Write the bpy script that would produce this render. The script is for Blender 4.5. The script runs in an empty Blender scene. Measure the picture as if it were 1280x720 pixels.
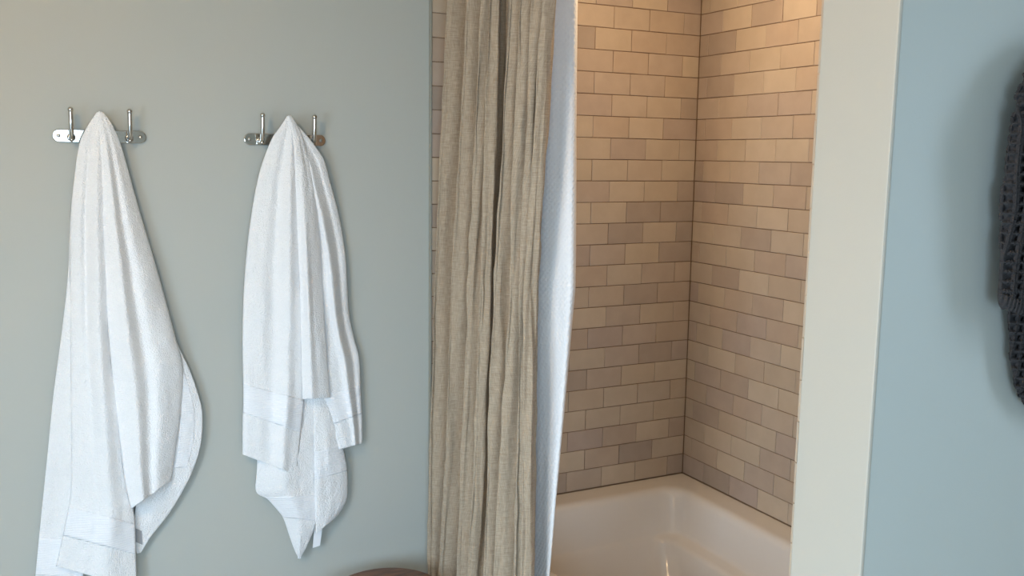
import bpy, bmesh, math, random
from mathutils import Vector, Matrix, noise

# ------------------------------------------------------------------ camera
SC = bpy.context.scene
COL = SC.collection
P = 0.078                      # tile row pitch (3 x 6 inch tiles)
TW = 0.1552                    # tile column pitch
RIM = 0.51                     # height where the tile meets the tub deck
FPX = 1166.33
YAW, PITCH, ROLL = 0.471847, 0.140078, -0.013807
CAM = Vector((-29.158 * P, -37.408 * P, RIM + (23 - 6.912) * P))
_cy, _sy, _cp, _sp = math.cos(YAW), math.sin(YAW), math.cos(PITCH), math.sin(PITCH)
_f = Vector((_sy * _cp, _cy * _cp, -_sp)); _r = Vector((_cy, -_sy, 0)); _d = _f.cross(_r)
_cr, _sr = math.cos(ROLL), math.sin(ROLL)
RX = _cr * _r + _sr * _d; RY = -_sr * _r + _cr * _d; RZ = _f
cd = bpy.data.cameras.new('camera'); cam = bpy.data.objects.new('camera', cd); COL.objects.link(cam)
cd.sensor_width = 36; cd.lens = FPX / 1280 * 36; cd.clip_start = 0.05; cd.clip_end = 60
cam.matrix_world = Matrix(((RX.x, -RY.x, -RZ.x, CAM.x), (RX.y, -RY.y, -RZ.y, CAM.y), (RX.z, -RY.z, -RZ.z, CAM.z), (0, 0, 0, 1)))
SC.camera = cam

def at(u, v, ax, val):
    """photo pixel -> point on the plane  axis = val"""
    d = RX * ((u - 640) / FPX) + RY * ((v - 360) / FPX) + RZ
    return CAM + d * ((val - CAM[ax]) / d[ax])

# ------------------------------------------------------------------ world, light, exposure
W = bpy.data.worlds.new('daylight'); SC.world = W; W.use_nodes = True
W.node_tree.nodes['Background'].inputs[0].default_value = (0.62, 0.78, 1.0, 1)
W.node_tree.nodes['Background'].inputs[1].default_value = 1.0
SC.view_settings.view_transform = 'Standard'; SC.view_settings.look = 'None'
SC.view_settings.gamma = 1; SC.view_settings.use_curve_mapping = False
SC.view_settings.exposure = 0.56
SC.cycles.caustics_reflective = False; SC.cycles.caustics_refractive = False

def area(name, loc, rot, sx, sy, watt, col, spread=math.pi):
    l = bpy.data.lights.new(name, 'AREA'); l.shape = 'RECTANGLE'; l.size = sx; l.size_y = sy
    l.energy = watt; l.color = col; l.spread = spread
    o = bpy.data.objects.new(name, l); COL.objects.link(o); o.location = loc; o.rotation_euler = rot
    return o
# daylight coming in through the three windows (behind the camera, round the corner, on the left)
XL, XR, YR, ZC = -3.5, 0.4, -4.5, RIM + 27 * P
WIN1 = (-3.4, -1.95, 0.45, 2.05)          # x0 x1 z0 z1 on the rear wall
WIN2 = (-3.25, -2.65, 1.15, 2.3)          # y0 y1 z0 z1 on the side wall
area('window_daylight', ((WIN1[0] + WIN1[1]) / 2, YR - 0.16, (WIN1[2] + WIN1[3]) / 2), (math.radians(90 - 34), 0, 0), 1.45, 1.6, 46, (0.57, 0.79, 1.0), math.radians(150))
area('window_daylight', (XR + 0.16, (WIN2[0] + WIN2[1]) / 2, (WIN2[2] + WIN2[3]) / 2), (math.radians(90 - 20), 0, math.radians(90)), 0.6, 1.15, 11.5, (0.60, 0.80, 1.0), math.radians(150))

WIN3 = (-2.75, -1.45, 0.45, 1.95)         # y0 y1 z0 z1 on the left wall
area('window_daylight', (XL - 0.16, (WIN3[0] + WIN3[1]) / 2, (WIN3[2] + WIN3[3]) / 2), (math.radians(90 - 32), 0, math.radians(-90)), 1.3, 1.5, 47, (0.57, 0.79, 1.0), math.radians(155))

# ------------------------------------------------------------------ helpers
def prop(o, label=None, cat=None, group=None, kind=None):
    if label: o['label'] = label
    if cat: o['category'] = cat
    if group: o['group'] = group
    if kind: o['kind'] = kind
    return o
def empty(name, loc=(0, 0, 0)):
    o = bpy.data.objects.new(name, None); COL.objects.link(o); o.location = loc; o.empty_display_size = 0.05
    return o
def par(o, p):
    if p is not None:
        o.parent = p
        o.matrix_parent_inverse = Matrix.Translation(p.location).inverted()
    return o
def mesh(name, vs, fs, mat, parent=None, smooth=False, uv=None):
    m = bpy.data.meshes.new(name); m.from_pydata([tuple(v) for v in vs], [], fs); m.update()
    if smooth: m.polygons.foreach_set('use_smooth', [True] * len(m.polygons))
    if uv:
        l = m.uv_layers.new(name='uv')
        for lp in m.loops: l.data[lp.index].uv = uv[lp.vertex_index]
    if mat: m.materials.append(mat)
    o = bpy.data.objects.new(name, m); COL.objects.link(o)
    return par(o, parent)
def from_bm(name, bm, mat, parent=None, smooth=False):
    bmesh.ops.recalc_face_normals(bm, faces=bm.faces)
    m = bpy.data.meshes.new(name); bm.to_mesh(m); bm.free()
    if smooth: m.polygons.foreach_set('use_smooth', [True] * len(m.polygons))
    m.materials.append(mat)
    o = bpy.data.objects.new(name, m); COL.objects.link(o)
    return par(o, parent)
def bx(bm, x0, x1, y0, y1, z0, z1, bev=0, seg=2):
    t = bmesh.new()
    v = [t.verts.new((x, y, z)) for x in (x0, x1) for y in (y0, y1) for z in (z0, z1)]
    for f in ((0, 1, 3, 2), (4, 6, 7, 5), (0, 4, 5, 1), (2, 3, 7, 6), (0, 2, 6, 4), (1, 5, 7, 3)): t.faces.new([v[i] for i in f])
    bmesh.ops.recalc_face_normals(t, faces=t.faces)
    if bev: bmesh.ops.bevel(t, geom=t.edges[:], offset=bev, segments=seg, affect='EDGES', profile=0.6)
    m = bpy.data.meshes.new('t'); t.to_mesh(m); t.free(); bm.from_mesh(m); bpy.data.meshes.remove(m)
def box(name, x0, x1, y0, y1, z0, z1, mat, parent=None, bev=0, seg=2):
    bm = bmesh.new(); bx(bm, x0, x1, y0, y1, z0, z1, bev, seg); return from_bm(name, bm, mat, parent)
def tube(name, pts, rad, mat, parent=None, n=14, caps=True):
    """round bar along pts; rad a number or one per point"""
    if not isinstance(rad, (list, tuple)): rad = [rad] * len(pts)
    pts = [Vector(p) for p in pts]; vs = []; fs = []
    up = None
    for i, p in enumerate(pts):
        t = (pts[min(i + 1, len(pts) - 1)] - pts[max(i - 1, 0)]).normalized()
        if up is None: up = t.orthogonal().normalized()
        up = (up - t * up.dot(t)).normalized(); s = t.cross(up)
        for k in range(n):
            a = 2 * math.pi * k / n; vs.append(p + (up * math.cos(a) + s * math.sin(a)) * rad[i])
    for i in range(len(pts) - 1):
        for k in range(n): fs.append((i * n + k, i * n + (k + 1) % n, (i + 1) * n + (k + 1) % n, (i + 1) * n + k))
    if caps:
        fs.append(tuple(range(n))[::-1]); fs.append(tuple((len(pts) - 1) * n + k for k in range(n)))
    return mesh(name, vs, fs, mat, parent, True)
def lathe(name, prof, loc, mat, parent=None, n=40, axis='Z'):
    vs = []; fs = []
    for r, h in prof:
        for k in range(n):
            a = 2 * math.pi * k / n; c, s = r * math.cos(a), r * math.sin(a)
            v = {'Z': (c, s, h), 'Y': (c, h, s), 'X': (h, c, s)}[axis]
            vs.append(Vector(loc) + Vector(v))
    for i in range(len(prof) - 1):
        for k in range(n): fs.append((i * n + k, i * n + (k + 1) % n, (i + 1) * n + (k + 1) % n, (i + 1) * n + k))
    o = mesh(name, vs, fs, mat, parent, True)
    bm = bmesh.new(); bm.from_mesh(o.data); bmesh.ops.remove_doubles(bm, verts=bm.verts, dist=1e-6)
    bmesh.ops.recalc_face_normals(bm, faces=bm.faces); bm.to_mesh(o.data); bm.free()
    return o
def interp(a, t):
    """smooth (Catmull-Rom) value of list a at t in 0..1"""
    n = len(a) - 1
    x = min(max(t, 0), 1) * n; i = min(int(x), n - 1); f = x - i
    p0, p1, p2, p3 = a[max(i - 1, 0)], a[i], a[i + 1], a[min(i + 2, n)]
    return 0.5 * ((2 * p1) + (p2 - p0) * f + (2 * p0 - 5 * p1 + 4 * p2 - p3) * f * f + (3 * p1 - p0 - 3 * p2 + p3) * f ** 3)
def poly(pl):
    """arc-length parametrised smooth polyline of 2-D points"""
    L = [0]
    for a, b in zip(pl, pl[1:]): L.append(L[-1] + math.hypot(b[0] - a[0], b[1] - a[1]))
    tot = L[-1]
    def f(t):
        d = min(max(t, 0), 1) * tot
        i = 0
        while i < len(L) - 2 and L[i + 1] < d: i += 1
        w = (d - L[i]) / max(L[i + 1] - L[i], 1e-9)
        x = (i + w) / (len(pl) - 1)
        return interp([p[0] for p in pl], x), interp([p[1] for p in pl], x)
    return f
def sm(a, b, x):
    x = min(max((x - a) / (b - a), 0), 1); return x * x * (3 - 2 * x)

# ------------------------------------------------------------------ materials
def mat(name, col, rough=0.5, metal=0, spec=0.5, coat=0):
    m = bpy.data.materials.new(name); m.use_nodes = True
    b = m.node_tree.nodes['Principled BSDF']
    b.inputs['Base Color'].default_value = (*col, 1); b.inputs['Roughness'].default_value = rough
    b.inputs['Metallic'].default_value = metal; b.inputs['Specular IOR Level'].default_value = spec
    b.inputs['Coat Weight'].default_value = coat
    return m, m.node_tree, b
def srgb(r, g, b):
    f = lambda c: (c / 255 / 12.92) if c <= 10 else ((c / 255 + 0.055) / 1.055) ** 2.4
    return (f(r), f(g), f(b))
def node(nt, t, **k):
    n = nt.nodes.new(t)
    for a, v in k.items():
        if a in n.bl_rna.properties: setattr(n, a, v)
        else: n.inputs[a].default_value = v
    return n
def bump(nt, b, height, strength, dist):
    n = node(nt, 'ShaderNodeBump', Strength=strength, Distance=dist)
    nt.links.new(height, n.inputs['Height']); nt.links.new(n.outputs[0], b.inputs['Normal']); return n
def coords(nt, out='Object'): return node(nt, 'ShaderNodeTexCoord').outputs[out]

def paint(name, col, rough=0.55):
    m, nt, b = mat(name, col, rough, spec=0.35)
    co = coords(nt)
    n = node(nt, 'ShaderNodeTexNoise', Scale=260.0, Detail=3.0); nt.links.new(co, n.inputs['Vector'])
    bump(nt, b, n.outputs['Fac'], 0.06, 0.002)
    n2 = node(nt, 'ShaderNodeTexNoise', Scale=2.5, Detail=3.0); nt.links.new(co, n2.inputs['Vector'])
    mx = node(nt, 'ShaderNodeMix', data_type='RGBA'); mx.inputs[6].default_value = (*[c * 0.985 for c in col], 1); mx.inputs[7].default_value = (*col, 1)
    nt.links.new(n2.outputs['Fac'], mx.inputs[0]); nt.links.new(mx.outputs[2], b.inputs['Base Color'])
    return m
M_WALL = paint('sage_grey_wall_paint', srgb(181, 184, 178))
M_EDGE = paint('warm_lit_partition_end', srgb(178, 171, 158), 0.5)  # wall paint with the warm light on this face put into the colour
M_CASE = paint('warm_white_paint', srgb(206, 201, 191), 0.45)
M_CEIL = paint('ceiling_paint', srgb(232, 226, 215))
M_TRIM = paint('grey_trim_paint', srgb(150, 148, 136), 0.4)
M_GROUT = paint('brown_grout', srgb(128, 104, 82), 0.9)

def tile_mat():
    m, nt, b = mat('handmade_beige_tile', (0.5, 0.4, 0.3), 0.3, spec=0.5)
    oi = node(nt, 'ShaderNodeObjectInfo')
    ramp = node(nt, 'ShaderNodeValToRGB'); nt.links.new(oi.outputs['Random'], ramp.inputs[0])
    cols = [(0.0, (164, 148, 134)), (0.2, (181, 161, 142)), (0.4, (187, 169, 147)), (0.6, (174, 156, 143)), (0.8, (193, 175, 153)), (1.0, (184, 167, 148))]
    el = ramp.color_ramp.elements
    while len(el) < len(cols): el.new(0.5)
    for e, (p, c) in zip(el, cols): e.position = p; e.color = (*srgb(*c), 1)
    co = coords(nt)
    va = node(nt, 'ShaderNodeVectorMath', operation='ADD'); nt.links.new(co, va.inputs[0])
    sc = node(nt, 'ShaderNodeVectorMath', operation='SCALE'); sc.inputs['Scale'].default_value = 37.0
    cx = node(nt, 'ShaderNodeCombineXYZ'); nt.links.new(oi.outputs['Random'], cx.inputs[0]); nt.links.new(oi.outputs['Random'], cx.inputs[1])
    nt.links.new(cx.outputs[0], sc.inputs[0]); nt.links.new(sc.outputs[0], va.inputs[1])
    n = node(nt, 'ShaderNodeTexNoise', Scale=14.0, Detail=4.0); nt.links.new(va.outputs[0], n.inputs['Vector'])
    mx = node(nt, 'ShaderNodeMix', data_type='RGBA', blend_type='MULTIPLY'); mx.inputs[0].default_value = 0.35
    r2 = node(nt, 'ShaderNodeValToRGB'); r2.color_ramp.elements[0].color = (0.78, 0.76, 0.74, 1); r2.color_ramp.elements[0].position = 0.35; r2.color_ramp.elements[1].position = 0.65
    nt.links.new(n.outputs['Fac'], r2.inputs[0]); nt.links.new(ramp.outputs[0], mx.inputs[6]); nt.links.new(r2.outputs[0], mx.inputs[7])
    nt.links.new(mx.outputs[2], b.inputs['Base Color'])
    n3 = node(nt, 'ShaderNodeTexNoise', Scale=22.0, Detail=2.0); nt.links.new(va.outputs[0], n3.inputs['Vector'])
    bump(nt, b, n3.outputs['Fac'], 0.25, 0.004)
    return m
M_TILE = tile_mat()
M_CHROME = mat('polished_nickel', (0.62, 0.59, 0.55), 0.09, 1)[0]
M_STEEL = mat('brushed_steel', (0.55, 0.53, 0.5), 0.3, 1)[0]
M_TUB = mat('white_tub_enamel', srgb(210, 204, 197), 0.11, coat=0.2)[0]

def terry(name, col, scale=330.0, amt=0.6, dist=0.005):
    m, nt, b = mat(name, col, 0.95, spec=0.1)
    b.inputs['Sheen Weight'].default_value = 0.35; b.inputs['Sheen Roughness'].default_value = 0.6
    co = coords(nt)
    n = node(nt, 'ShaderNodeTexNoise', Scale=scale, Detail=3.0, Roughness=0.7); nt.links.new(co, n.inputs['Vector'])
    n2 = node(nt, 'ShaderNodeTexVoronoi', Scale=scale * 0.8); nt.links.new(co, n2.inputs['Vector'])
    ad = node(nt, 'ShaderNodeMath', operation='SUBTRACT'); nt.links.new(n.outputs['Fac'], ad.inputs[0]); nt.links.new(n2.outputs['Distance'], ad.inputs[1])
    bump(nt, b, ad.outputs[0], amt, dist)
    return m
M_TERRY = terry('white_terry', srgb(249, 249, 250))
def band_mat():
    m, nt, b = mat('white_woven_border', srgb(240, 241, 244), 0.85, spec=0.2)
    uv = node(nt, 'ShaderNodeUVMap').outputs[0]
    w = node(nt, 'ShaderNodeTexWave', bands_direction='Y', Scale=44.0, Distortion=0.3); nt.links.new(uv, w.inputs['Vector'])
    w2 = node(nt, 'ShaderNodeTexWave', bands_direction='X', Scale=70.0, Distortion=0.2); nt.links.new(uv, w2.inputs['Vector'])
    mu = node(nt, 'ShaderNodeMath', operation='MULTIPLY'); nt.links.new(w.outputs['Fac'], mu.inputs[0]); nt.links.new(w2.outputs['Fac'], mu.inputs[1])
    ad = node(nt, 'ShaderNodeMath', operation='ADD'); nt.links.new(mu.outputs[0], ad.inputs[0]); nt.links.new(w.outputs['Fac'], ad.inputs[1])
    bump(nt, b, ad.outputs[0], 0.35, 0.002)
    return m
M_BAND = band_mat()
M_TAG = mat('grey_satin_tag', srgb(150, 152, 156), 0.4, spec=0.6)[0]
def linen_mat():
    m, nt, b = mat('natural_linen', srgb(180, 160, 138), 0.9, spec=0.15)
    b.inputs['Sheen Weight'].default_value = 0.15
    uv = node(nt, 'ShaderNodeUVMap').outputs[0]
    def slub(sx, sy):
        mp = node(nt, 'ShaderNodeMapping'); mp.inputs['Scale'].default_value = (sx, sy, 1); nt.links.new(uv, mp.inputs['Vector'])
        n = node(nt, 'ShaderNodeTexNoise', Scale=1.0, Detail=3.0, Roughness=0.6); nt.links.new(mp.outputs[0], n.inputs['Vector']); return n.outputs['Fac']
    a, c = slub(520, 30), slub(30, 420)
    ad = node(nt, 'ShaderNodeMath', operation='ADD'); nt.links.new(a, ad.inputs[0]); nt.links.new(c, ad.inputs[1])
    ramp = node(nt, 'ShaderNodeValToRGB'); e = ramp.color_ramp.elements
    e[0].position = 0.38; e[0].color = (*srgb(160, 141, 120), 1); e[1].position = 0.64; e[1].color = (*srgb(200, 183, 160), 1)
    hf = node(nt, 'ShaderNodeMath', operation='MULTIPLY'); hf.inputs[1].default_value = 0.5; nt.links.new(ad.outputs[0], hf.inputs[0])
    nt.links.new(hf.outputs[0], ramp.inputs[0]); nt.links.new(ramp.outputs[0], b.inputs['Base Color'])
    bump(nt, b, ad.outputs[0], 0.5, 0.003)
    tr = node(nt, 'ShaderNodeBsdfTranslucent'); tr.inputs[0].default_value = (*srgb(190, 170, 140), 1)
    ms = node(nt, 'ShaderNodeMixShader'); ms.inputs[0].default_value = 0.12
    nt.links.new(b.outputs[0], ms.inputs[1]); nt.links.new(tr.outputs[0], ms.inputs[2])
    nt.links.new(ms.outputs[0], nt.nodes['Material Output'].inputs[0])
    return m
M_LINEN = linen_mat()
def liner_mat():
    m, nt, b = mat('white_textured_liner', srgb(251, 250, 250), 0.75, spec=0.2)
    uv = node(nt, 'ShaderNodeUVMap').outputs[0]
    w = node(nt, 'ShaderNodeTexWave', bands_direction='DIAGONAL', Scale=38.0); nt.links.new(uv, w.inputs['Vector'])
    mp = node(nt, 'ShaderNodeMapping'); mp.inputs['Rotation'].default_value = (0, 0, math.radians(78)); nt.links.new(uv, mp.inputs['Vector'])
    w2 = node(nt, 'ShaderNodeTexWave', bands_direction='DIAGONAL', Scale=38.0); nt.links.new(mp.outputs[0], w2.inputs['Vector'])
    mu = node(nt, 'ShaderNodeMath', operation='MAXIMUM'); nt.links.new(w.outputs['Fac'], mu.inputs[0]); nt.links.new(w2.outputs['Fac'], mu.inputs[1])
    bump(nt, b, mu.outputs[0], 0.55, 0.002)
    tr = node(nt, 'ShaderNodeBsdfTranslucent'); tr.inputs[0].default_value = (*srgb(236, 234, 232), 1)
    ms = node(nt, 'ShaderNodeMixShader'); ms.inputs[0].default_value = 0.16
    nt.links.new(b.outputs[0], ms.inputs[1]); nt.links.new(tr.outputs[0], ms.inputs[2])
    nt.links.new(ms.outputs[0], nt.nodes['Material Output'].inputs[0])
    return m
M_LINER = liner_mat()
M_WAFFLE = terry('charcoal_waffle_cotton', srgb(56, 53, 53), 500.0, 0.35, 0.003)
def wood_mat(name, c0, c1, rough=0.35):
    m, nt, b = mat(name, c0, rough)
    co = coords(nt)
    mp = node(nt, 'ShaderNodeMapping'); mp.inputs['Scale'].default_value = (3, 26, 6); nt.links.new(co, mp.inputs['Vector'])
    n = node(nt, 'ShaderNodeTexNoise', Scale=2.0, Detail=6.0, Distortion=0.6); nt.links.new(mp.outputs[0], n.inputs['Vector'])
    r = node(nt, 'ShaderNodeValToRGB'); e = r.color_ramp.elements
    e[0].position = 0.35; e[0].color = (*c0, 1); e[1].position = 0.68; e[1].color = (*c1, 1)
    nt.links.new(n.outputs['Fac'], r.inputs[0]); nt.links.new(r.outputs[0], b.inputs['Base Color'])
    bump(nt, b, n.outputs['Fac'], 0.15, 0.002)
    return m
M_WOOD = wood_mat('walnut_stool_wood', srgb(84, 52, 32), srgb(140, 94, 60))
M_FLOOR = wood_mat('grey_oak_floor', srgb(150, 138, 122), srgb(180, 168, 150), 0.4)
def glass_mat():
    m = bpy.data.materials.new('window_glass'); m.use_nodes = True; nt = m.node_tree; nt.nodes.clear()
    o = node(nt, 'ShaderNodeOutputMaterial'); t = node(nt, 'ShaderNodeBsdfTransparent'); g = node(nt, 'ShaderNodeBsdfGlossy', Roughness=0.02)
    x = node(nt, 'ShaderNodeMixShader'); x.inputs[0].default_value = 0.06
    nt.links.new(t.outputs[0], x.inputs[1]); nt.links.new(g.outputs[0], x.inputs[2]); nt.links.new(x.outputs[0], o.inputs[0]); return m
M_GLASS = glass_mat()
def emit_mat(name, col, s):
    m, nt, b = mat(name, col, 0.5); b.inputs['Emission Color'].default_value = (*col, 1); b.inputs['Emission Strength'].default_value = s; return m
M_GLOBE = emit_mat('opal_globe', (1.0, 0.68, 0.36), 120)
M_LENS = emit_mat('downlight_lens', (1.0, 0.74, 0.48), 12)

M_WAFFLE.node_tree.nodes['Principled BSDF'].inputs['Sheen Weight'].default_value = 0.05
# ------------------------------------------------------------------ room shell
struct = lambda o: prop(o, kind='structure')
TH = 0.12
XP = -1.05                       # free end of the partition, flush with the alcove opening
YP0, YP1 = -1.847, -1.686        # room face and alcove face of the partition
XT = -1.092                      # where the tile on the back wall stops
PY = 0.006                       # painted face of the back wall (tile stands proud of it)
struct(box('floor', XL - TH, XR + TH, YR - TH, TH, -0.1, 0, M_FLOOR))
struct(box('ceiling', XL - TH, XR + TH, YR - TH, TH, ZC, ZC + 0.1, M_CEIL))
wall_back = struct(box('wall_back', XL - TH, 0.0 + TH, PY + 0.001, PY + TH, 0, ZC, M_WALL))
def wall_hole(name, axis, a0, a1, f0, f1, hole):
    """wall slab from a0..a1 along its run, f0..f1 thick, hole = (h0,h1,z0,z1)"""
    bm = bmesh.new(); h0, h1, z0, z1 = hole
    for (p, q, r, s) in ((a0, h0, 0, ZC), (h1, a1, 0, ZC), (h0, h1, 0, z0), (h0, h1, z1, ZC)):
        if axis == 'x': bx(bm, p, q, f0, f1, r, s)
        else: bx(bm, f0, f1, p, q, r, s)
    return struct(from_bm(name, bm, M_WALL))
wall_hole('wall_rear', 'x', XL - TH, XR + TH, YR - TH, YR, WIN1)
wall_hole('wall_side', 'y', YR, YP0, XR, XR + TH, WIN2)
wall_hole('wall_left', 'y', YR, PY, XL - TH, XL, WIN3)
def window(name, axis, hole, f):
    h0, h1, z0, z1 = hole; w = struct(empty(name, ((h0 + h1) / 2, f, z0) if axis == 'x' else (f, (h0 + h1) / 2, z0)))
    def bar(nm, p, q, r, s, d=0.05, m=M_CASE):
        if axis == 'x': return box(nm, p, q, f - d / 2, f + d / 2, r, s, m, w)
        return box(nm, f - d / 2, f + d / 2, p, q, r, s, m, w)
    mid = (z0 + z1) / 2
    for nm, p, q, r, s in (('window_frame', h0, h0 + .05, z0, z1), ('window_frame', h1 - .05, h1, z0, z1), ('window_frame', h0, h1, z0, z0 + .05), ('window_frame', h0, h1, z1 - .05, z1), ('meeting_rail', h0, h1, mid - .02, mid + .02)):
        bar(nm, p, q, r, s)
    for r, s in ((z0 + .05, mid - .02), (mid + .02, z1 - .05)): bar('pane', h0 + .05, h1 - .05, r, s, 0.006, M_GLASS)
    return w
window('window_1', 'x', WIN1, YR - 0.06)
window('window_2', 'y', WIN2, XR + 0.06)
window('window_3', 'y', WIN3, XL - 0.06)
# partition: slab with eased (bead) corners plus an end casing, warm light tinted into its wall paint
wall_partition = struct(box('wall_partition', XP + 0.004, XR + TH, YP0, YP1, 0, ZC, M_WALL))
struct(box('trim_2', XP - 0.004, XP + 0.0039, YP0 - 0.001, YP1 + 0.001, 0, ZC, M_EDGE, None, 0.003))
wall_right = struct(box('wall_right', 0.001 + 0.006, TH, YP1, PY, 0, ZC, M_WALL))
struct(box('trim_1', XT - 0.009, XT - 0.0005, -0.004, PY, 0, ZC, M_TRIM, None, 0.002))
bb = bmesh.new(); bx(bb, XL, XT - 0.01, PY - 0.012, PY, 0, 0.14, 0.003); struct(from_bm('baseboard_back', bb, M_CASE))

# ------------------------------------------------------------------ tiles
TILE_D = 0.006
random.seed(7)
def tile_mesh(w, h, seed):
    """tile in local coords: face looks along -Y, back at y=0"""
    rnd = random.Random(seed); j = lambda: rnd.uniform(-0.0005, 0.0005)
    b = 0.0016; vs = []
    cs = [(-w / 2, -h / 2), (w / 2, -h / 2), (w / 2, h / 2), (-w / 2, h / 2)]
    cs = [(x + j(), z + j()) for x, z in cs]
    for x, z in cs: vs.append((x, 0, z))
    for x, z in cs: vs.append((x, -TILE_D + b, z))
    for x, z in cs: vs.append((x - math.copysign(b * .35, x), -TILE_D + b * .3, z - math.copysign(b * .35, z)))
    for x, z in cs: vs.append((x - math.copysign(b, x), -TILE_D, z - math.copysign(b, z)))
    fs = []
    for r in range(3):
        for k in range(4): fs.append((r * 4 + k, r * 4 + (k + 1) % 4, r * 4 + 4 + (k + 1) % 4, r * 4 + 4 + k))
    fs.append((12, 13, 14, 15))
    m = bpy.data.meshes.new('tile'); m.from_pydata(vs, [], fs); m.materials.append(M_TILE)
    return m
_cache = {}
def tile_at(parent, frame, a0, a1, row, rest=None):
    """one tile between a0..a1 (metres from the corner) on row; frame 'B' back wall, 'R' right wall, 'F' alcove face of the partition"""
    w = a1 - a0 - 0.0017; h = P - 0.0023
    if w < 0.008: return
    z = RIM + (23 - row) * P - P / 2; c = (a0 + a1) / 2
    k = (round(w, 3), random.randrange(5))
    if k not in _cache: _cache[k] = tile_mesh(w, h, hash(k) & 1023)
    tx, tz = random.gauss(0, 0.0035), random.gauss(0, 0.0035)
    pr = random.uniform(0, 0.0007)
    if frame == 'B': mw = Matrix.Translation((-c, -pr, z)) ; base = Matrix.Identity(4)
    elif frame == 'R': mw = Matrix.Translation((-pr, -c, z)); base = Matrix.Rotation(-math.pi / 2, 4, 'Z')
    else: mw = Matrix.Translation((-c, YP1 + TILE_D + pr, z)); base = Matrix.Rotation(math.pi, 4, 'Z')
    if frame == 'B': mw = Matrix.Translation((0, TILE_D, 0)) @ mw
    if frame == 'R': mw = Matrix.Translation((TILE_D, 0, 0)) @ mw
    mw = mw @ base @ Matrix.Rotation(tx, 4, 'X') @ Matrix.Rotation(tz, 4, 'Z')
    if rest is None:
        o = bpy.data.objects.new('tile', _cache[k]); COL.objects.link(o)
        o.parent = parent; o.matrix_world = mw
    else:
        n = len(rest[0])
        for v in _cache[k].vertices: rest[0].append(mw @ v.co)
        for p in _cache[k].polygons: rest[1].append(tuple(n + i for i in p.vertices))
def tile_field(parent, frame, length, off_even, off_odd, individual):
    rest = ([], [])
    for row in range(-4, 23):
        off = off_even if row % 2 == 0 else off_odd
        edges = [0.0015] + [off + k * TW for k in range(0, 14) if 0.02 < off + k * TW < length - 0.012] + [length]
        for a0, a1 in zip(edges, edges[1:]):
            tile_at(parent, frame, a0, a1, row, None if individual(row, a0, a1) else rest)
    if rest[0]:
        o = mesh('tile_remainder', rest[0], rest[1], M_TILE, parent); o['kind'] = 'stuff'
# row 0.5 on the back wall has joints at half tiles from the corner, the next at whole tiles
tile_field(wall_back, 'B', -XT, TW * 0.5, TW * 1.0, lambda r, a0, a1: r >= -1)
tile_field(wall_right, 'R', -YP1 - 0.006, TW * 0.824, TW * 0.324, lambda r, a0, a1: r >= -1 and a0 < 0.95)
tile_field(wall_partition, 'F', -XP - 0.002, TW * 0.5, TW, lambda r, a0, a1: False)
box('grout_bed', XT, 0.006, 0.0022, PY + 0.003, 0, ZC, M_GROUT, wall_back)
box('grout_bed', 0.0022, 0.0075, YP1, 0.003, 0, ZC, M_GROUT, wall_right)
box('grout_bed', XP + 0.004, 0.006, YP1 - 0.001, YP1 + 0.0035, 0, ZC, M_GROUT, wall_partition)

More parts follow.
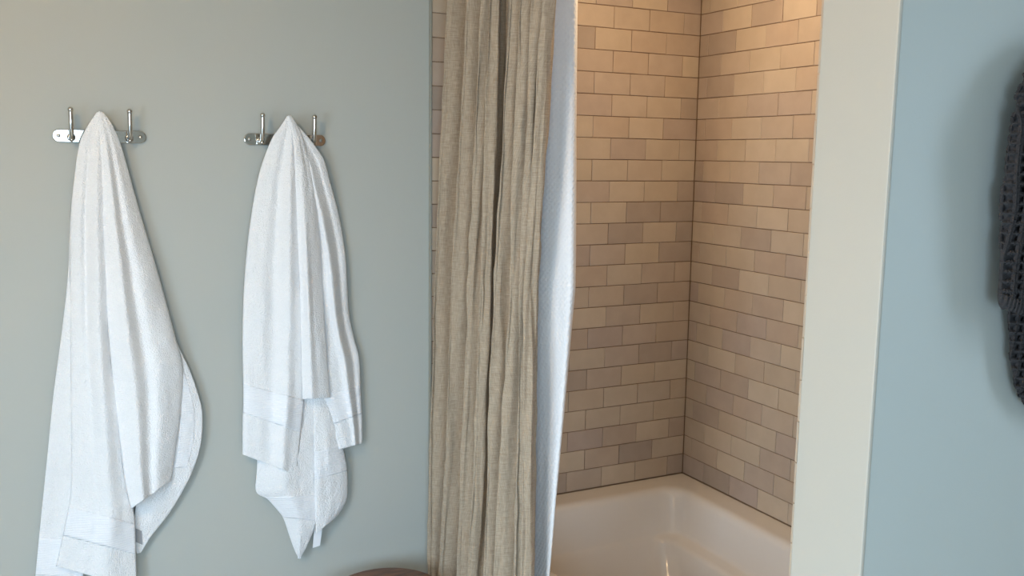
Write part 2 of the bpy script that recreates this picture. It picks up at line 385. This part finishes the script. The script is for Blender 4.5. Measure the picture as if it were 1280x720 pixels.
# ------------------------------------------------------------------ bathtub
TX0 = -0.985
def tub():
    t = prop(empty('bathtub', (TX0 / 2, YP1 / 2, 0)), 'white enamel alcove bathtub with an inner arm ledge against the tiled walls', 'bathtub')
    NA = 160
    def ring(x0, x1, y0, y1, r, z, armrest=0.0):
        pts = []
        cx, cy = (x0 + x1) / 2, (y0 + y1) / 2
        segs = [(x1 - r, y1 - r, 0), (x0 + r, y1 - r, 90), (x0 + r, y0 + r, 180), (x1 - r, y0 + r, 270)]
        n = NA // 4
        for q, (px, py, a0) in enumerate(segs):
            m = n // 2
            for k in range(m + 1):                       # corner arc
                a = math.radians(a0 + 90 * k / m); pts.append([px + r * math.cos(a), py + r * math.sin(a), z])
            nx, ny, na = segs[(q + 1) % 4]
            a = math.radians(a0 + 90); e = Vector((px + r * math.cos(a), py + r * math.sin(a)))
            a = math.radians(na); s = Vector((nx + r * math.cos(a), ny + r * math.sin(a)))
            for k in range(1, n - m): f = k / (n - m); p = e.lerp(s, f); pts.append([p.x, p.y, z])
        for p in pts:
            if p[0] < cx and armrest: p[0] += armrest * math.exp(-((p[1] + 0.74) / 0.13) ** 2) * sm(cx, x0 + .05, p[0])
        return pts
    yo0, yo1 = YP1 + 0.007, -0.001
    L = [(TX0, -0.001, yo0, yo1, 0.004, 0.0), (TX0, -0.001, yo0, yo1, 0.004, 0.478), (TX0, -0.001, yo0, yo1, 0.006, 0.494), (TX0 + .005, -0.001, yo0, yo1, 0.008, 0.503), (TX0 + .014, -0.001, yo0, yo1, 0.01, 0.507), (TX0 + .018, -0.004, yo0 + .003, yo1 - .003, 0.01, 0.507), (-0.945, -0.085, -1.58, -0.078, 0.085, 0.507),
         (-0.935, -0.095, -1.57, -0.088, 0.085, 0.5065), (-0.930, -0.104, -1.562, -0.098, 0.085, 0.5045), (-0.926, -0.113, -1.556, -0.107, 0.084, 0.4995), (-0.922, -0.121, -1.55, -0.116, 0.082, 0.491), (-0.918, -0.128, -1.545, -0.124, 0.08, 0.478),
         (-0.912, -0.142, -1.53, -0.145, 0.075, 0.42), (-0.905, -0.156, -1.51, -0.168, 0.075, 0.372), (-0.902, -0.161, -1.505, -0.173, 0.075, 0.361), (-0.895, -0.170, -1.50, -0.177, 0.075, 0.355), (-0.872, -0.198, -1.49, -0.182, 0.075, 0.350), (-0.860, -0.211, -1.486, -0.187, 0.075, 0.343), (-0.855, -0.217, -1.482, -0.193, 0.078, 0.332),
         (-0.84, -0.232, -1.46, -0.235, 0.09, 0.25), (-0.825, -0.247, -1.43, -0.285, 0.1, 0.17), (-0.81, -0.262, -1.41, -0.315, 0.11, 0.135), (-0.785, -0.287, -1.38, -0.35, 0.11, 0.113), (-0.74, -0.33, -1.33, -0.40, 0.1, 0.105), (-0.62, -0.45, -1.0, -0.6, 0.06, 0.1)]
    vs = []; fs = []; rings = [ring(*l, armrest=(0.045 if 6 <= i <= 14 else 0.0)) for i, l in enumerate(L)]
    n = len(rings[0])
    for r in rings: vs += r
    for i in range(len(rings) - 1):
        for k in range(n): fs.append((i * n + k, i * n + (k + 1) % n, (i + 1) * n + (k + 1) % n, (i + 1) * n + k))
    fs.append(tuple((len(rings) - 1) * n + k for k in range(n)))
    o = mesh('tub_shell', vs, fs, M_TUB, t, True)
    # drain and overflow at the foot end
    lathe('drain', [(0, 0.006), (0.03, 0.006), (0.036, 0.002), (0.036, 0)], (-0.535, -1.2, 0.106), M_CHROME, t, 28)
    return t
tub()

# ------------------------------------------------------------------ hook racks
def rack(xa, xb, z, label):
    xm = (xa + xb) / 2; h = 0.036
    t = prop(empty('hook_rack', (xm, PY, z)), label, 'hook rack', 'hook racks on the back wall')
    # stadium plate with bevelled edge
    vs = []; fs = []; n = 14; r = h / 2
    def st(inset, y):
        out = []
        for s, c in ((1, xb - r), (-1, xa + r)):
            for k in range(n + 1):
                a = math.radians(-90 + 180 * k / n) if s == 1 else math.radians(90 + 180 * k / n)
                out.append((c + (r - inset) * math.cos(a), y, z + (r - inset) * math.sin(a)))
        return out
    rs = [st(0, PY), st(0, PY - 0.004), st(0.0006, PY - 0.0052), st(0.002, PY - 0.006)]
    m = len(rs[0])
    for q in rs: vs += q
    for i in range(3):
        for k in range(m): fs.append((i * m + k, i * m + (k + 1) % m, (i + 1) * m + (k + 1) % m, (i + 1) * m + k))
    fs.append(tuple(3 * m + k for k in range(m))); fs.append(tuple(range(m))[::-1])
    mesh('plate', vs, fs, M_CHROME, t)
    yf = PY - 0.006
    for sx in (xa + 0.016, xb - 0.016):
        s = lathe('screw', [(0, -0.003), (0.003, -0.0028), (0.005, -0.0012), (0.0055, 0)], (sx, yf, z), M_STEEL, t, 16, 'Y')
    for hx, dz in ((xa + 0.048, 0), (xm, 0.014), (xb - 0.046, 0)):
        up = [(hx, yf, z - 0.004), (hx, yf - 0.018, z - 0.006), (hx, yf - 0.030, z - 0.001), (hx, yf - 0.037, z + 0.014), (hx, yf - 0.041, z + 0.034 - dz * .6), (hx, yf - 0.043, z + 0.055 - dz), (hx, yf - 0.044, z + 0.066 - dz)]
        pts = [Vector((hx, interp([p[1] for p in up], k / 24), interp([p[2] for p in up], k / 24))) for k in range(25)]
        hk = tube('hook', pts, [0.0075] * 3 + [0.0062] * 22, M_CHROME, t)
        lathe('ball_tip', [(max(0.0001, 0.0076 * math.sin(math.pi * k / 12)), 0.0076 * -math.cos(math.pi * k / 12)) for k in range(13)], (hx, yf - 0.044, z + 0.071 - dz), M_CHROME, hk, 20)
        lathe('collar', [(0.0001, -0.004), (0.0085, -0.004), (0.011, -0.002), (0.0115, 0)], (hx, yf, z - 0.004), M_CHROME, hk, 22, 'Y')
        kn = tube('lower_peg', [(hx, yf - 0.016, z - 0.006), (hx, yf - 0.024, z - 0.010), (hx, yf - 0.031, z - 0.011)], [0.005, 0.005, 0.0056], M_CHROME, hk)
    return t
rack(-2.225, -1.98, 1.805, 'polished nickel three hook rack holding the towel with the rounded side flap')
rack(-1.703, -1.451, 1.806, 'polished nickel three hook rack on the wall next to the shower curtain')

# ------------------------------------------------------------------ towels
def layer(parent, name, L, R, dL, dR, bulge, folds=(), sag=0, ns=70, nt=150, ax=1, wall=0.0, mt=None, pw=0.6, bands=(), seed=0, thick=0.006, rough=0.0012, relief=None, soft=0.8, sbands=()):
    """sheet of cloth in front of the plane axis=wall. L/R: pixel outlines, dL/dR/bulge: stand-off along t (metres)"""
    fl, fr = poly(L), poly(R)
    def pt(s, t, extra=0.0):
        a, b = fl(t), fr(t)
        u = a[0] + (b[0] - a[0]) * s; v = a[1] + (b[1] - a[1]) * s
        v += sag * math.sin(math.pi * s) * sm(0.5, 1, t)
        d = interp(dL, t) * (1 - s) + interp(dR, t) * s + interp(bulge, t) * max(math.sin(math.pi * s), 0) ** pw
        for cs, w, amp in folds:
            c = interp(cs, t); q = (s - c) / w
            d += 1.6 * interp(amp, t) * math.exp(-q * q)
        p = at(u, v, ax, wall - d)
        nz = noise.noise(Vector((p.x * 16 + seed, p.z * 7, seed * 1.7))) * 0.006 + noise.noise(Vector((p.x * 45, p.z * 30, seed))) * rough * 1.6 + noise.noise(Vector((p.x * 160, p.z * 160, seed))) * rough
        nz += noise.noise(Vector((s * 5 + seed * 3, t * 1.6, seed * 2.3))) * 0.006 * soft
        d += nz * sm(0.0, 0.2, t) + extra
        if relief: d += relief(p, s, t)
        return at(u, v, ax, wall - max(d, 0.004))
    def grid(nm, t0, t1, a, b, m, par_, extra, thick_, s0=0.0, s1=1.0):
        vs = []; uv = []; fs = []
        for j in range(b + 1):
            t = t0 + (t1 - t0) * j / b; row = [pt(s0 + (s1 - s0) * i / a, t, extra) for i in range(a + 1)]
            acc = 0
            for i, p in enumerate(row):
                if i: acc += (p - row[i - 1]).length
                vs.append(p); uv.append((acc, -p.z))
        for j in range(b):
            for i in range(a): fs.append((j * (a + 1) + i, (j + 1) * (a + 1) + i, (j + 1) * (a + 1) + i + 1, j * (a + 1) + i + 1))
        o = mesh(nm, vs, fs, m, par_, True, uv)
        s = o.modifiers.new('thickness', 'SOLIDIFY'); s.thickness = thick_; s.offset = -1; s.use_rim = True
        return o
    o = grid(name, 0, 1, ns, nt, mt or M_TERRY, parent, 0, thick)
    for t0, t1 in bands: grid('border_band', t0, t1, ns, max(6, int((t1 - t0) * 200)), M_BAND, o, 0.0009, 0.0012)
    for s0, s1, t0, t1 in sbands: grid('border_band', t0, t1, 24, 90, M_BAND, o, 0.0009, 0.0012, s0, s1)
    return o

t1 = prop(empty('bath_towel', (-2.1, -0.05, 1.87)), 'long white terry bath towel with a grey care tag and rounded side flap', 'towel', 'white towels on the hook racks')
layer(t1, 'back_fold', [(112, 180), (98, 215), (88, 270), (85, 340), (77, 415), (67, 490), (58, 580), (49, 668), (44, 720), (41, 750)],
      [(122, 180), (120, 240), (118, 330), (115, 420), (112, 500), (110, 590), (106, 670), (104, 720), (102, 755)],
      [.035, .022, .018, .016, .016], [.045, .035, .03, .028, .028], [.0, .008, .008, .006, .006], bands=((.86, .945),), seed=3, soft=.35)
layer(t1, 'front_fold', [(121, 140), (108, 160), (99, 180), (93, 220), (88, 270), (87, 340), (88, 440), (89, 530), (89, 607), (82, 653), (70, 708)],
      [(126, 140), (131, 160), (134, 220), (136, 287), (139, 350), (141, 412), (150, 503), (160, 599), (168, 645), (170, 690), (171, 735)],
      [.052, .03, .026, .03, .034, .034, .034], [.054, .05, .05, .045, .042, .04, .04], [.002, .018, .026, .026, .024, .02, .018],
      folds=(([.35, .38, .38, .4, .42], .10, [0, -.010, -.008, -.005, -.004]), ([.7, .7, .68, .66, .62], .14, [0, .008, .012, .012, .010])), bands=((.865, .93),), seed=5, nt=190)
layer(t1, 'side_flap', [(190, 400), (184, 470), (178, 560), (170, 630), (166, 668), (171, 692)],
      [(208, 390), (222, 430), (237, 462), (247, 490), (253, 516), (252, 549), (245, 578), (232, 607), (212, 641), (190, 669), (176, 691)],
      [.03, .028, .026, .024, .022], [.03, .024, .022, .02, .02], [.004, .006, .008, .006, .002], bands=(), seed=8, soft=.2, sbands=((.62, .86, .1, .62),))
layer(t1, 'overlapping_fold', [(123, 139), (124, 160), (127, 220), (129, 287), (132, 350), (135, 412), (144, 503), (156, 599), (164, 636)],
      [(127, 139), (138, 152), (150, 178), (161, 215), (172, 255), (187, 305), (203, 360), (219, 420), (229, 460), (227, 510), (220, 560), (214, 601)],
      [.056, .056, .06, .06, .058, .056, .054], [.052, .032, .026, .026, .028, .032, .034], [.002, .016, .03, .038, .042, .04, .03],
      folds=(([.3, .32, .3, .3], .10, [0, .006, .010, .010]), ([.55, .52, .5, .5], .1, [0, -.007, -.008, -.006])), seed=11, nt=190)
tg = [at(*p, 1, -0.026) for p in ((168, 660), (177, 664), (178, 681), (169, 677))]
tg2 = [p + Vector((0, 0.0015, 0)) for p in tg]
mesh('care_tag', tg + tg2, [(0, 1, 2, 3), (7, 6, 5, 4), (0, 4, 5, 1), (1, 5, 6, 2), (2, 6, 7, 3), (3, 7, 4, 0)], M_TAG, t1)['label'] = 'small grey satin care tag'

t2 = prop(empty('bath_towel', (-1.566, -0.05, 1.87)), 'white terry bath towel with a short front flap and a pointed lower corner', 'towel', 'white towels on the hook racks')
layer(t2, 'side_panel', [(358, 150), (362, 200), (372, 300), (384, 400), (398, 480), (424, 562)],
      [(364, 148), (378, 163), (392, 180), (405, 200), (413, 228), (424, 270), (432, 320), (436, 385), (442, 420), (449, 447), (451, 487), (453, 528), (453, 554)],
      [.05, .04, .035, .034, .034], [.05, .022, .018, .018, .020], [.002, .014, .02, .02, .016],
      folds=(([.55, .6, .66, .68, .7], .09, [0, .010, .014, .013, .008]), ([.75, .8, .84, .85, .86], .06, [0, -.004, -.007, -.006, -.004])), bands=((.83, .91),), seed=21, soft=.35)
layer(t2, 'under_fold', [(330, 440), (324, 520), (321, 585), (320, 614), (334, 624), (345, 636), (354, 648), (361, 668), (367, 685), (373, 698)],
      [(392, 440), (394, 520), (395, 580), (396, 620), (396, 645), (393, 660), (388, 673), (383, 684), (378, 693), (375, 699)],
      [.024, .022, .02, .02, .02], [.04, .04, .04, .038, .03], [.004, .012, .016, .014, .004],
      folds=(([.5, .5, .5], .2, [.004, .008, .004]),), bands=((.68, .8),), seed=25, soft=.2)
layer(t2, 'under_fold', [(392, 470), (392, 540), (393, 600), (394, 640), (395, 667)],
      [(424, 470), (427, 520), (429, 557), (434, 587), (434, 620), (429, 634), (421, 646)],
      [.046, .046, .046, .044, .04], [.02, .02, .02, .02, .02], [.004, .014, .016, .014, .01], bands=((.47, .66),), seed=28, soft=.2)
layer(t2, 'front_panel', [(359, 145), (349, 160), (338, 177), (323, 220), (312, 282), (305, 353), (303, 420), (304, 495), (303, 530), (303, 568)],
      [(363, 145), (370, 165), (375, 203), (379, 295), (381, 370), (382, 420), (380, 499), (374, 560), (371, 594)],
      [.052, .026, .022, .024, .026, .026], [.054, .052, .052, .05, .048, .046], [.002, .018, .026, .026, .022, .016],
      folds=(([.5, .5, .48, .45, .45], .13, [0, -.009, -.010, -.008, -.006]), ([.76, .76, .76, .74, .74], .1, [0, .008, .012, .012, .010])), bands=((.79, .875),), seed=31, nt=180)
layer(t2, 'front_flap', [(360, 144), (365, 165), (368, 203), (372, 295), (375, 370), (376, 420), (377, 465), (378, 499)],
      [(364, 144), (376, 165), (384, 190), (392, 224), (400, 300), (404, 370), (407, 420), (410, 462), (413, 497)],
      [.058, .062, .064, .064, .062, .06], [.053, .046, .048, .05, .054, .056], [.002, .014, .022, .026, .026, .02],
      folds=(([.35, .35, .35], .14, [0, .006, .008]),), seed=35)
tg = [at(*p, 1, -0.024) for p in ((393, 655), (403, 660), (400, 682), (391, 685))]
tg2 = [p + Vector((0, 0.0015, 0)) for p in tg]
mesh('care_tag', tg + tg2, [(0, 1, 2, 3), (7, 6, 5, 4), (0, 4, 5, 1), (1, 5, 6, 2), (2, 6, 7, 3), (3, 7, 4, 0)], M_BAND, t2)['label'] = 'small white folded care tag'

# dark waffle towel on the room face of the partition
t3 = prop(empty('waffle_towel', (-0.62, YP0 - 0.05, 1.93)), 'charcoal waffle weave towel hanging in two layers on the partition wall', 'towel')
CW = 0.0165
def waffle(p, s, t):
    def tri(x): x = x % 1.0; return abs(2 * x - 1)
    a = tri(p.x / CW * 1.15 + 0.12 * math.sin(p.z * 40)); b = tri(p.z / CW + 0.1 * math.sin(p.x * 60))
    h = max(a, b) ** 2.2
    k = sm(.935, .945, t)                                   # ribbed hem below the waffle cells
    return 0.0125 * (h - 0.6) * (1 - k) + k * 0.0035 * tri(p.x / 0.0055)
layer(t3, 'under_layer', [(1268, 330), (1262, 380), (1261, 420), (1264, 455), (1270, 485), (1278, 500), (1290, 512)],
      [(1440, 330), (1444, 380), (1446, 430), (1446, 470), (1440, 510), (1420, 530), (1400, 536)],
      [.026, .026, .026, .026], [.026, .026, .026, .026], [.02, .025, .025, .02], ax=1, wall=YP0, mt=M_WAFFLE, ns=150, nt=150, seed=41, relief=waffle, pw=.7)
layer(t3, 'top_layer', [(1345, 50), (1305, 70), (1280, 98), (1268, 140), (1261, 180), (1256, 225), (1252, 280), (1249, 330), (1247, 372), (1250, 384)],
      [(1358, 50), (1380, 75), (1402, 105), (1424, 150), (1438, 200), (1448, 260), (1454, 320), (1458, 370), (1462, 400), (1463, 414)],
      [.06, .04, .038, .036, .036, .036], [.06, .04, .036, .036, .036, .036], [.0, .03, .045, .05, .05, .045],
      folds=(([.35, .35, .35], .1, [0, .014, .014]), ([.62, .62, .62], .08, [0, -.012, -.014])), ax=1, wall=YP0, mt=M_WAFFLE, ns=260, nt=300, seed=44, sag=16, relief=waffle, pw=.55)
hp = at(1352, 58, 1, YP0 - 0.05)
t4 = prop(empty('wall_hook', (hp.x, YP0, hp.z)), 'polished nickel wall hook under the charcoal waffle towel', 'hook')
tube('hook', [(hp.x, YP0, hp.z - .03), (hp.x, YP0 - .03, hp.z - .035), (hp.x, YP0 - .044, hp.z - .02), (hp.x, YP0 - .047, hp.z - .004)], .006, M_CHROME, t4)
lathe('rosette', [(0.0001, -.006), (.018, -.006), (.021, -.003), (.021, 0)], (hp.x, YP0, hp.z - .03), M_CHROME, t4, 28, 'Y')

# ------------------------------------------------------------------ shower curtain, liner, rod
ZROD = 2.56
def ribbon(name, keys, mt, zt, zb, nz=170, per=12, wr=0.006, seed=0, thick=0.0012):
    """keys: list of control points, each a list of (x, y, z) at 3 heights; smooth pleats through them"""
    def q(c, z):
        (x0, y0, z0), (x1, y1, z1), (x2, y2, z2) = c
        def lag(a, b, d):
            if z < z2: return d
            if z >= z1: return b + (a - b) * (z - z1) / (z0 - z1)
            return b + (d - b) * (z - z1) / (z2 - z1)
        return lag(x0, x1, x2), lag(y0, y1, y2)
    vs = []; fs = []; uv = []; n = (len(keys) - 1) * per
    for j in range(nz + 1):
        z = zt + (zb - zt) * j / nz
        c = [q(k, z) for k in keys]; acc = 0; prev = None
        for i in range(n + 1):
            x = interp([p[0] for p in c], i / n); y = interp([p[1] for p in c], i / n)
            w = noise.noise(Vector((i * 0.09 + seed, z * 2.2, seed))) * wr * 1.5 + noise.noise(Vector((i * 0.25, z * 11 + seed, 5.0))) * wr * .7
            w2 = noise.noise(Vector((i * 0.11 - seed, z * 2.6, seed + 9))) * wr * 2.0
            p = Vector((x + w, min(y + w2, -0.006), z))
            if prev is not None: acc += (p - prev).length
            prev = p; vs.append(p); uv.append((acc, z))
    for j in range(nz):
        for i in range(n): fs.append((j * (n + 1) + i, j * (n + 1) + i + 1, (j + 1) * (n + 1) + i + 1, (j + 1) * (n + 1) + i))
    o = mesh(name, vs, fs, mt, None, True, uv)
    s = o.modifiers.new('thickness', 'SOLIDIFY'); s.thickness = thick
    return o
def key3(u, x):
    return [tuple(at(u[k], (0, 360, 720)[k], 0, x[k])) for k in range(3)]
ridge = [((560, 543, 535), (-1.085, -1.10, -1.125)), ((582, 567, 549), (-1.085, -1.095, -1.12)), ((602, 585, 571), (-1.085, -1.095, -1.12)), ((612, 602, 585), (-1.078, -1.095, -1.115)), ((621, 611, 597), (-1.045, -1.05, -1.08)),
         ((637, 617, 605), (-1.085, -1.095, -1.12)), ((651, 637, 617), (-1.085, -1.10, -1.125)), ((666, 650, 644), (-1.08, -1.09, -1.11)), ((680, 657, 653), (-1.075, -1.085, -1.10))]
rk = [key3(*r) for r in ridge]
keys = [[(-1.02, -0.012, 2.2), (-1.03, -0.012, 1.35), (-1.05, -0.012, .45)]]
for j, c in enumerate(rk):
    fl = (.95, 1.0, .55, .4, .5, .8, .9, .7, .6)[j]           # how far the camera-side flank of the pleat reaches in
    keys.append([(p[0] + .014, p[1] + .010, p[2]) for p in c])
    keys.append([(p[0], p[1], p[2]) for p in c])
    keys.append([(p[0] + .020 * fl, p[1] - .011 * fl, p[2]) for p in c])
    if j < len(rk) - 1: keys.append([(min(p[0] + .072 * fl, -1.010), p[1] - .030 * fl, p[2]) for p in c])
keys.append([(p[0] + .030, p[1] - .004, p[2]) for p in rk[-1]])
keys.append([(p[0] + .045, p[1] + .020, p[2]) for p in rk[-1]])
cur = ribbon('shower_curtain', keys, M_LINEN, ZROD - 0.03, 0.06, seed=2)
prop(cur, 'pleated natural beige linen shower curtain bunched against the back wall', 'curtain')
# liner: pleats hidden behind the linen, then one broad panel turned to the room
lk = [key3((600, 585, 580), (-.97, -.985, -1.003)), key3((618, 600, 598), (-.93, -.94, -.990)), key3((640, 622, 622), (-.985, -.995, -1.003)), key3((660, 640, 636), (-.93, -.94, -.990)),
      key3((680, 660, 652), (-.985, -1.0, -1.003)), key3((691, 672, 664), (-.99, -1.005, -1.004)), key3((704, 694, 674), (-.965, -.975, -1.002)), key3((719, 713, 683), (-.93, -.955, -1.0)), key3((721, 719, 686), (-.90, -.93, -.996)), key3((716, 714, 684), (-.885, -.92, -.991))]
lin = ribbon('curtain_liner', lk, M_LINER, ZROD - 0.03, 0.10, per=10, wr=0.0012, seed=6)
prop(lin, 'white textured fabric shower liner hanging inside the linen curtain', 'liner')
rod = prop(empty('curtain_rod', (-1.0, YP1 / 2, ZROD)), 'polished nickel shower curtain rod spanning the tub alcove', 'rod')
tube('rod_tube', [(-1.0, -0.004, ZROD), (-1.0, YP1 + 0.01, ZROD)], 0.0125, M_CHROME, rod, 20)
for y, s in ((-0.0005, -1), (YP1 + 0.0075, 1)):
    lathe('flange', [(0.0001, s * .014), (.017, s * .014), (.03, s * .004), (.03, 0)], (-1.0, y, ZROD), M_CHROME, rod, 28, 'Y')
for k in range(9):
    y = -0.05 - k * 0.068
    r = tube('curtain_ring', [(-1.0 + .024 * math.sin(a), y, ZROD - .006 + .024 * math.cos(a)) for a in [2 * math.pi * i / 24 for i in range(25)]], .002, M_CHROME, None, 8, False)
    prop(r, 'nickel ring carrying the linen curtain on the rod', 'ring', 'curtain rings')

# ------------------------------------------------------------------ stool
SX, SY, SZ, SR = -1.355, -0.276, 0.401, 0.19
st = prop(empty('stool', (SX, SY, 0)), 'round brown wooden stool standing by the back wall beside the curtain', 'stool')
lathe('seat', [(0.0001, SZ - .030), (SR - .02, SZ - .030), (SR - .006, SZ - .026), (SR, SZ - .014), (SR - .003, SZ - .004), (SR - .010, SZ), (SR * .6, SZ - .002), (0.0001, SZ - .003)], (SX, SY, 0), M_WOOD, st, 64)
for k in range(4):
    a = math.radians(45 + 90 * k); c, s = math.cos(a), math.sin(a)
    tube('leg', [(SX + .10 * c, SY + .10 * s, SZ - .028), (SX + .15 * c, SY + .15 * s, 0)], [.017, .012], M_WOOD, st)
for k in range(4):
    a, b = math.radians(45 + 90 * k), math.radians(135 + 90 * k); r = .132
    tube('stretcher', [(SX + r * math.cos(a), SY + r * math.sin(a), .14), (SX + r * math.cos(b), SY + r * math.sin(b), .14)], .008, M_WOOD, st)

# ------------------------------------------------------------------ recessed ceiling lights (out of view above)
def downlight(x, y, watt, label, size=0.09):
    t = prop(empty('recessed_downlight', (x, y, ZC)), label, 'light')
    lathe('trim_ring', [(.05, -.001), (.052, -.006), (.068, -.005), (.072, 0)], (x, y, ZC), M_CASE, t, 36)
    lathe('lens', [(0.0001, -.0015), (.05, -.0015), (.05, 0)], (x, y, ZC), M_LENS, t, 36)
    l = bpy.data.lights.new('downlight', 'AREA'); l.shape = 'DISK'; l.size = size; l.energy = watt; l.color = (1.0, 0.69, 0.38)
    o = bpy.data.objects.new('downlight', l); COL.objects.link(o); o.location = (x, y, ZC - .012)
    par(o, t)
downlight(-0.5, -0.62, 5.2, 'recessed warm ceiling light above the bathtub')
gl = prop(empty('ceiling_globe', (-2.8, -1.75, ZC)), 'round opal globe ceiling light above the bathroom floor', 'light')
lathe('canopy', [(0.0001, -.025), (.05, -.025), (.06, -.015), (.06, 0)], (-2.8, -1.75, ZC), M_CHROME, gl, 36)
lathe('globe', [(max(.0001, .075 * math.sin(math.pi * k / 16)), .075 * -math.cos(math.pi * k / 16)) for k in range(17)], (-2.8, -1.75, ZC - .095), M_GLOBE, gl, 32)
